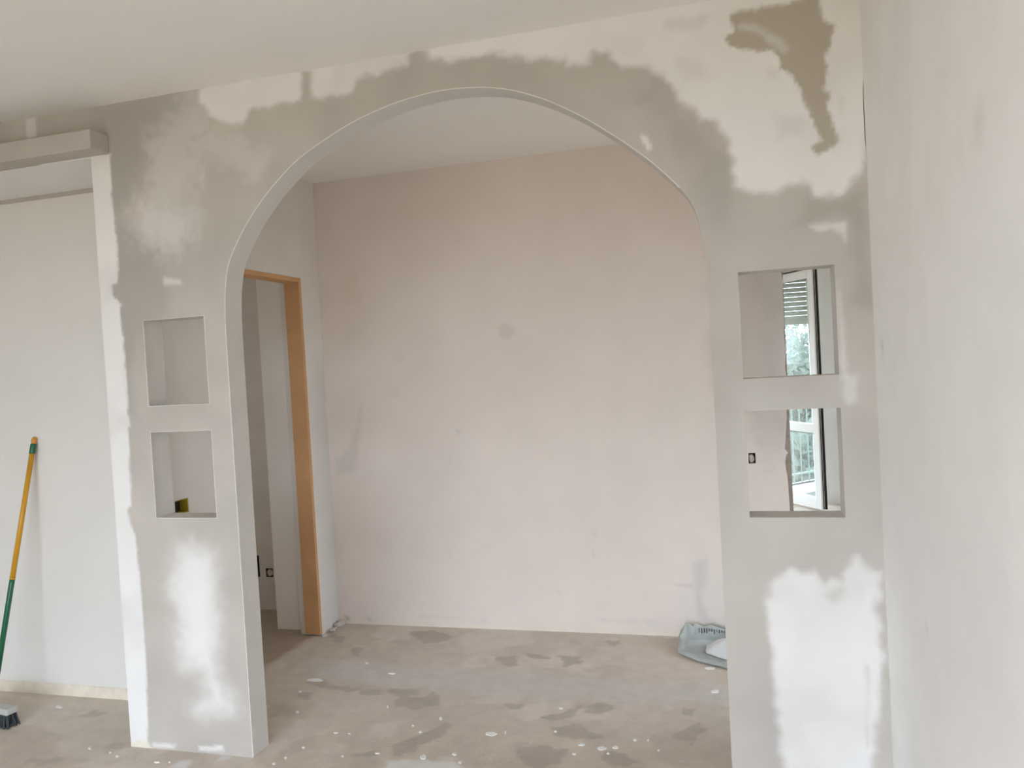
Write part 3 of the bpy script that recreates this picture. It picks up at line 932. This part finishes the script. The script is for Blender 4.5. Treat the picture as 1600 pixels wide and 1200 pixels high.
cl = catmull([tuple(c)[:2] for c in corners + [corners[0]]], 6)[:-1]
hts = [.030, .022, .020, .05, .085, .070, .085, .098]
NV = len(cl)
hh = []
for i in range(NV):
    k, f = divmod(i, 6)
    a, b = hts[k], hts[(k + 1) % 8]
    hh.append(a + (b - a) * f / 6)
cen = np.mean(np.array(cl), 0)
bm = bmesh.new()
rs = random.Random(21)
levels = [0, .33, .66, 1.0]
rows = []
for li, lv in enumerate(levels):
    row = []
    for i, p in enumerate(cl):
        d = np.array(p) - cen; d /= np.linalg.norm(d)
        off = (.016 * math.sin(lv * math.pi) + .010 * (rs.random() - .5)) if li else 0
        if li == 3:
            off += .010 * math.sin(i * 1.3) - .004
        q = np.array(p) + d * off
        row.append(bm.verts.new((q[0], min(q[1], YB - .012), .001 + hh[i] * lv * (1 + .10 * math.sin(i * 2.1) * (li == 3)))))
    rows.append(row)
inner = []
for i, p in enumerate(cl):
    d = cen - np.array(p)
    v = rows[3][i].co
    q = np.array((v.x, v.y)) + d / np.linalg.norm(d) * .006
    inner.append(bm.verts.new((q[0], q[1], v.z - .003)))
inner2 = []
for i, p in enumerate(cl):
    d = cen - np.array(p)
    q = np.array(p) + d / np.linalg.norm(d) * .010
    inner2.append(bm.verts.new((q[0], min(q[1], YB - .02), .008)))
for a, b in zip(rows + [inner], rows[1:] + [inner, inner2]):
    pass
seq = rows + [inner, inner2]
for a, b in zip(seq, seq[1:]):
    for i in range(NV):
        bm.faces.new((a[i], a[(i + 1) % NV], b[(i + 1) % NV], b[i]))
bm.faces.new(rows[0][::-1]); bm.faces.new(inner2)
obj('sack_paper', bm, M_bag, bag, True)
# heap of powder
bm = bmesh.new()
rings = []
for k, (sc, z) in enumerate(((.66, .010), (.52, .030), (.38, .052), (.24, .068), (.10, .074))):
    r_ = []
    for i in range(0, NV, 2):
        p = np.array(cl[i]); q = cen + np.array((.055, .0)) + (p - cen) * sc * (1 + .06 * (rs.random() - .5))
        r_.append(bm.verts.new((q[0], min(q[1], YB - .03), z + .006 * (rs.random() - .5) * (k > 0))))
    rings.append(r_)
for a, b in zip(rings, rings[1:]):
    for i in range(len(a)):
        bm.faces.new((a[i], a[(i + 1) % len(a)], b[(i + 1) % len(a)], b[i]))
bm.faces.new(rings[-1])
obj('powder_heap', bm, M_powder, bag, True)['label'] = 'white plaster powder heaped in the sack'
# dark print along the inside of the rear rim
bm = bmesh.new()
for k in range(15):
    x = -.155 + k * .013
    y = None
    cand = min(range(NV), key=lambda i: abs(inner[0].co.x * 0 + cl[i][0] - x) + (10 if cl[i][1] < 1.45 else 0)) if False else None
    i = min((i for i in range(NV) if cl[i][1] > 1.47), key=lambda i: abs(cl[i][0] - x))
    zt = hh[i]
    h_ = .010 + .016 * rs.random()
    box(bm, x - .0028, x + .0028 * rs.random(), cl[i][1] - .022, cl[i][1] - .0205, zt - .012 - h_, zt - .010)
obj('printed_marks', bm, M_print, bag)

# ------------------------------------------------------------------ balcony door in the far room
win = bpy.data.objects.new('window_1', None); COL.objects.link(win); win.location = (.3, YF + .16, 0); structure(win)
fy0, fy1 = YF + .15, YF + .21
boxobj('frame_post', M_pvc, (FD[0] + .001, FD[0] + .06, fy0, fy1, .001, FD[3] - .001), win, bev=.004)
boxobj('frame_post', M_pvc, (FD[1] - .06, FD[1] - .001, fy0, fy1, .001, FD[3] - .001), win, bev=.004)
boxobj('frame_head', M_pvc, (FD[0] + .0605, FD[1] - .0605, fy0, fy1, FD[3] - .06, FD[3] - .001), win, bev=.004)
boxobj('frame_post', M_pvc, (.45, .515, fy0, fy1, .001, FD[3] - .0605), win, bev=.004)
fp = boxobj('fixed_pane', M_glass, (FD[0] + .0605, .4495, fy0 + .025, fy0 + .031, .02, FD[3] - .0605), win)
# opened leaf
hinge = Vector((.53, YF + .155)); free = Vector((.852, 5.045))
ld = (free - hinge); LW = ld.length; ld.normalize()
ang = math.atan2(ld.y, ld.x)
lm = Matrix.Translation((hinge.x, hinge.y, 0)) @ Matrix.Rotation(ang, 4, 'Z')
zt = at((1275, 419), 1, 5.045)[2]; zb = .025
# local x along the leaf, local +y = side facing up-left (away from the camera side), thickness .055
sash = boxobj('sash', M_pvc, (0, .075, -.0275, .0275, zb, zt), win, mtx=lm, bev=.004)
sash['label'] = 'white inward opened balcony door leaf'
sw = .075
boxobj('sash_stile', M_pvc, (LW - sw, LW, -.0275, .0275, zb, zt), sash, mtx=lm, bev=.004)
boxobj('sash_rail', M_pvc, (sw, LW - sw, -.0275, .0275, zb, zb + .095), sash, mtx=lm, bev=.004)
boxobj('sash_rail', M_pvc, (sw, LW - sw, -.0275, .0275, zt - .085, zt), sash, mtx=lm, bev=.004)
zm0 = at((1255, 675), 1, 5.25)[2]; zm1 = at((1255, 661), 1, 5.25)[2]
boxobj('sash_rail', M_pvc, (sw, LW - sw, -.0275, .0275, zm0, zm1), sash, mtx=lm, bev=.004)
boxobj('glass_pane', M_glass, (sw, LW - sw, -.004, .004, zm1, zt - .085), sash, mtx=lm)
boxobj('glass_pane', M_glass, (sw, LW - sw, -.004, .004, zb + .095, zm0), sash, mtx=lm)
boxobj('gasket', M_gasket, (LW + .0005, LW + .007, .004, .0265, zb, zt), sash, mtx=lm)
boxobj('gasket', M_gasket, (LW + .0005, LW + .004, -.012, -.004, zb, zt), sash, mtx=lm)
boxobj('gasket', M_gasket, (0, LW, -.0285, -.018, zt + .0005, zt + .011), sash, mtx=lm)
boxobj('gasket', M_gasket, (sw, LW - sw, -.0285, -.0278, zt - .091, zt - .085), sash, mtx=lm)
boxobj('gasket', M_gasket, (sw, LW - sw, -.0285, -.0278, zm0 - .005, zm0), sash, mtx=lm)
hb = bmesh.new()
box(hb, LW - .05, LW - .022, -.0335, -.028, 1.0, 1.13, mtx=lm)
box(hb, LW - .044, LW - .028, -.060, -.0335, 1.07, 1.086, mtx=lm)
box(hb, LW - .150, LW - .028, -.072, -.058, 1.069, 1.087, mtx=lm)
obj('lever_handle', hb, M_pvc, sash)
# roller shutter, half lowered outside the frame
sh = bpy.data.objects.new('roller_shutter', None); COL.objects.link(sh); sh.parent = win
sh.location = (0, .12, 0)
zsb = at((1250, 507), 1, YF + .28)[2]
zz = zsb; k = 0
slat_me = None
while zz < FD[3] - .005:
    h_ = min(.0450 if k else .090, FD[3] - zz - .001)
    bm = bmesh.new(); box(bm, FD[0] + .012, FD[1] - .012, YF + .272, YF + .282, 0, h_, bev=.003)
    o = obj('slat', bm, M_shutter); o.parent = sh
    o.location = Vector((0, 0, zz)) - Vector((.3, YF + .28, 0))
    zz += h_ + .0024; k += 1
gb = bmesh.new()
for x in (FD[0] + .001, FD[1] - .025):
    box(gb, x, x + .024, YF + .262, YF + .292, .001, FD[3] - .001)
o = obj('guide_rail', gb, M_pvc); o.parent = sh; o.location = -Vector((.3, YF + .28, 0))

# ------------------------------------------------------------------ outside
k0 = Vector(at((1237, 775), 2, -.02)); k1 = Vector(at((1278, 767), 2, -.02))
kd = (k1 - k0); kd.z = 0; kd.normalize()
km = Matrix.Translation((k0.x, k0.y, 0)) @ Matrix.Rotation(math.atan2(kd.y, kd.x), 4, 'Z')
KX0 = -(k0.y - (YF + .42)) / kd.y if kd.y > .1 else -3.0
KX0 = max(KX0, -3.0)
_e0, _e1 = km @ Vector((KX0, .11, 0)), km @ Vector((3.4, .11, 0))
_yw = YF + .331
_e0 = _e0 + (_e1 - _e0) * ((_yw - _e0.y) / (_e1.y - _e0.y))
fb = bmesh.new()
_pl = [(_e0.x, _yw), (5.2, _yw), (5.2, _e1.y), (_e1.x, _e1.y)]
_t = [fb.verts.new((x, y, -.02)) for x, y in _pl]; _b = [fb.verts.new((x, y, -.25)) for x, y in _pl]
fb.faces.new(_t); fb.faces.new(_b[::-1])
for i in range(4):
    fb.faces.new((_t[i], _b[i], _b[(i + 1) % 4], _t[(i + 1) % 4]))
structure(obj('floor_balcony', fb, M_pave))
kb = bmesh.new(); box(kb, KX0, 3.4, 0, .10, -.019, .09, mtx=km)
kbo = structure(obj('trim_2', kb, M_kerb))
boxobj('kerb_edge', M_gasket, (KX0, 3.4, -.010, .012, .0905, .105), kbo, mtx=km)
rb = bmesh.new(); box(rb, -6.9, .6, REAR - 2.0, REAR - .301, -.25, -.02)
structure(obj('floor_terrace', rb, M_tile))
rail = thing('balcony_railing', 'thin balcony railing with upright bars outside the open balcony door', 'railing', km @ Vector((1.5, .05, .09)))
boxobj('top_rail', M_steel, (KX0, 3.4, .03, .07, 1.00, 1.03), rail, mtx=km)
boxobj('bottom_rail', M_steel, (KX0, 3.4, .04, .06, .18, .20), rail, mtx=km)
me = None
for i in range(int((3.4 - KX0) / .12)):
    if me is None:
        bm = bmesh.new(); tube(bm, [(0, 0, .091), (0, 0, 1.0)], .009, 6)
        o = obj('bar', bm, M_steel, rail); me = o.data
    else:
        o = link('bar', me, rail)
    o.location = km @ Vector((KX0 + .06 + i * .12, .05, 0))
gnd = bmesh.new(); box(gnd, -220, 220, -220, 220, -3.6, -3.3)
structure(obj('ground', gnd, M_ground))


def tree(x, y, ztop, rad, label, seed):
    r = random.Random(seed)
    t = thing('tree', label, 'tree', (x, y, -3.3))
    bm = bmesh.new(); tube(bm, [(x, y, -3.3), (x + .1, y, -1.8), (x, y + .1, ztop - rad)], [.22, .16, .08], 8); obj('trunk', bm, M_bark, t, True)
    bm = bmesh.new()
    blobs = [(x + r.uniform(-.6, .6) * rad, y + r.uniform(-.6, .6) * rad, ztop - rad + r.uniform(-.5, .45) * rad, rad * r.uniform(.4, .6)) for _ in range(14)]
    for _ in range(9000):
        bx, by, bz, br_ = r.choice(blobs)
        d = Vector((r.gauss(0, 1), r.gauss(0, 1), r.gauss(0, 1))).normalized() * br_ * (r.random() ** .35)
        c = Vector((bx, by, bz)) + d
        s = r.uniform(.06, .13)
        u = Vector((r.gauss(0, 1), r.gauss(0, 1), r.gauss(0, 1))).normalized(); w = u.cross(Vector((r.gauss(0, 1), r.gauss(0, 1), r.gauss(0, 1)))).normalized()
        a = [bm.verts.new(c + u * s * i + w * s * .5 * j) for i, j in ((-1, 0), (0, -1), (1, 0), (0, 1))]
        bm.faces.new(a)
    me = bpy.data.meshes.new('crown'); bm.to_mesh(me); bm.free(); me.materials.append(M_leaf)
    o = link('crown', me, t); o['kind'] = 'stuff'


for px, Y, zt_, rad, lab, sd in (((1196, 560), 18.2, 2.75, 2.2, 'tallest rounded hazy tree beyond balcony railing, seen through glass', 2),
                                 ((1312, 600), 26.0, 2.5, 2.6, 'lower hazy tree right of the tallest one beyond the balcony', 5),
                                 ((1262, 700), 12.0, .95, 1.7, 'low bushy tree right behind balcony railing, under the tallest one', 9)):
    q = at(px, 1, Y)
    tree(q[0], Y, zt_, rad, lab, sd)
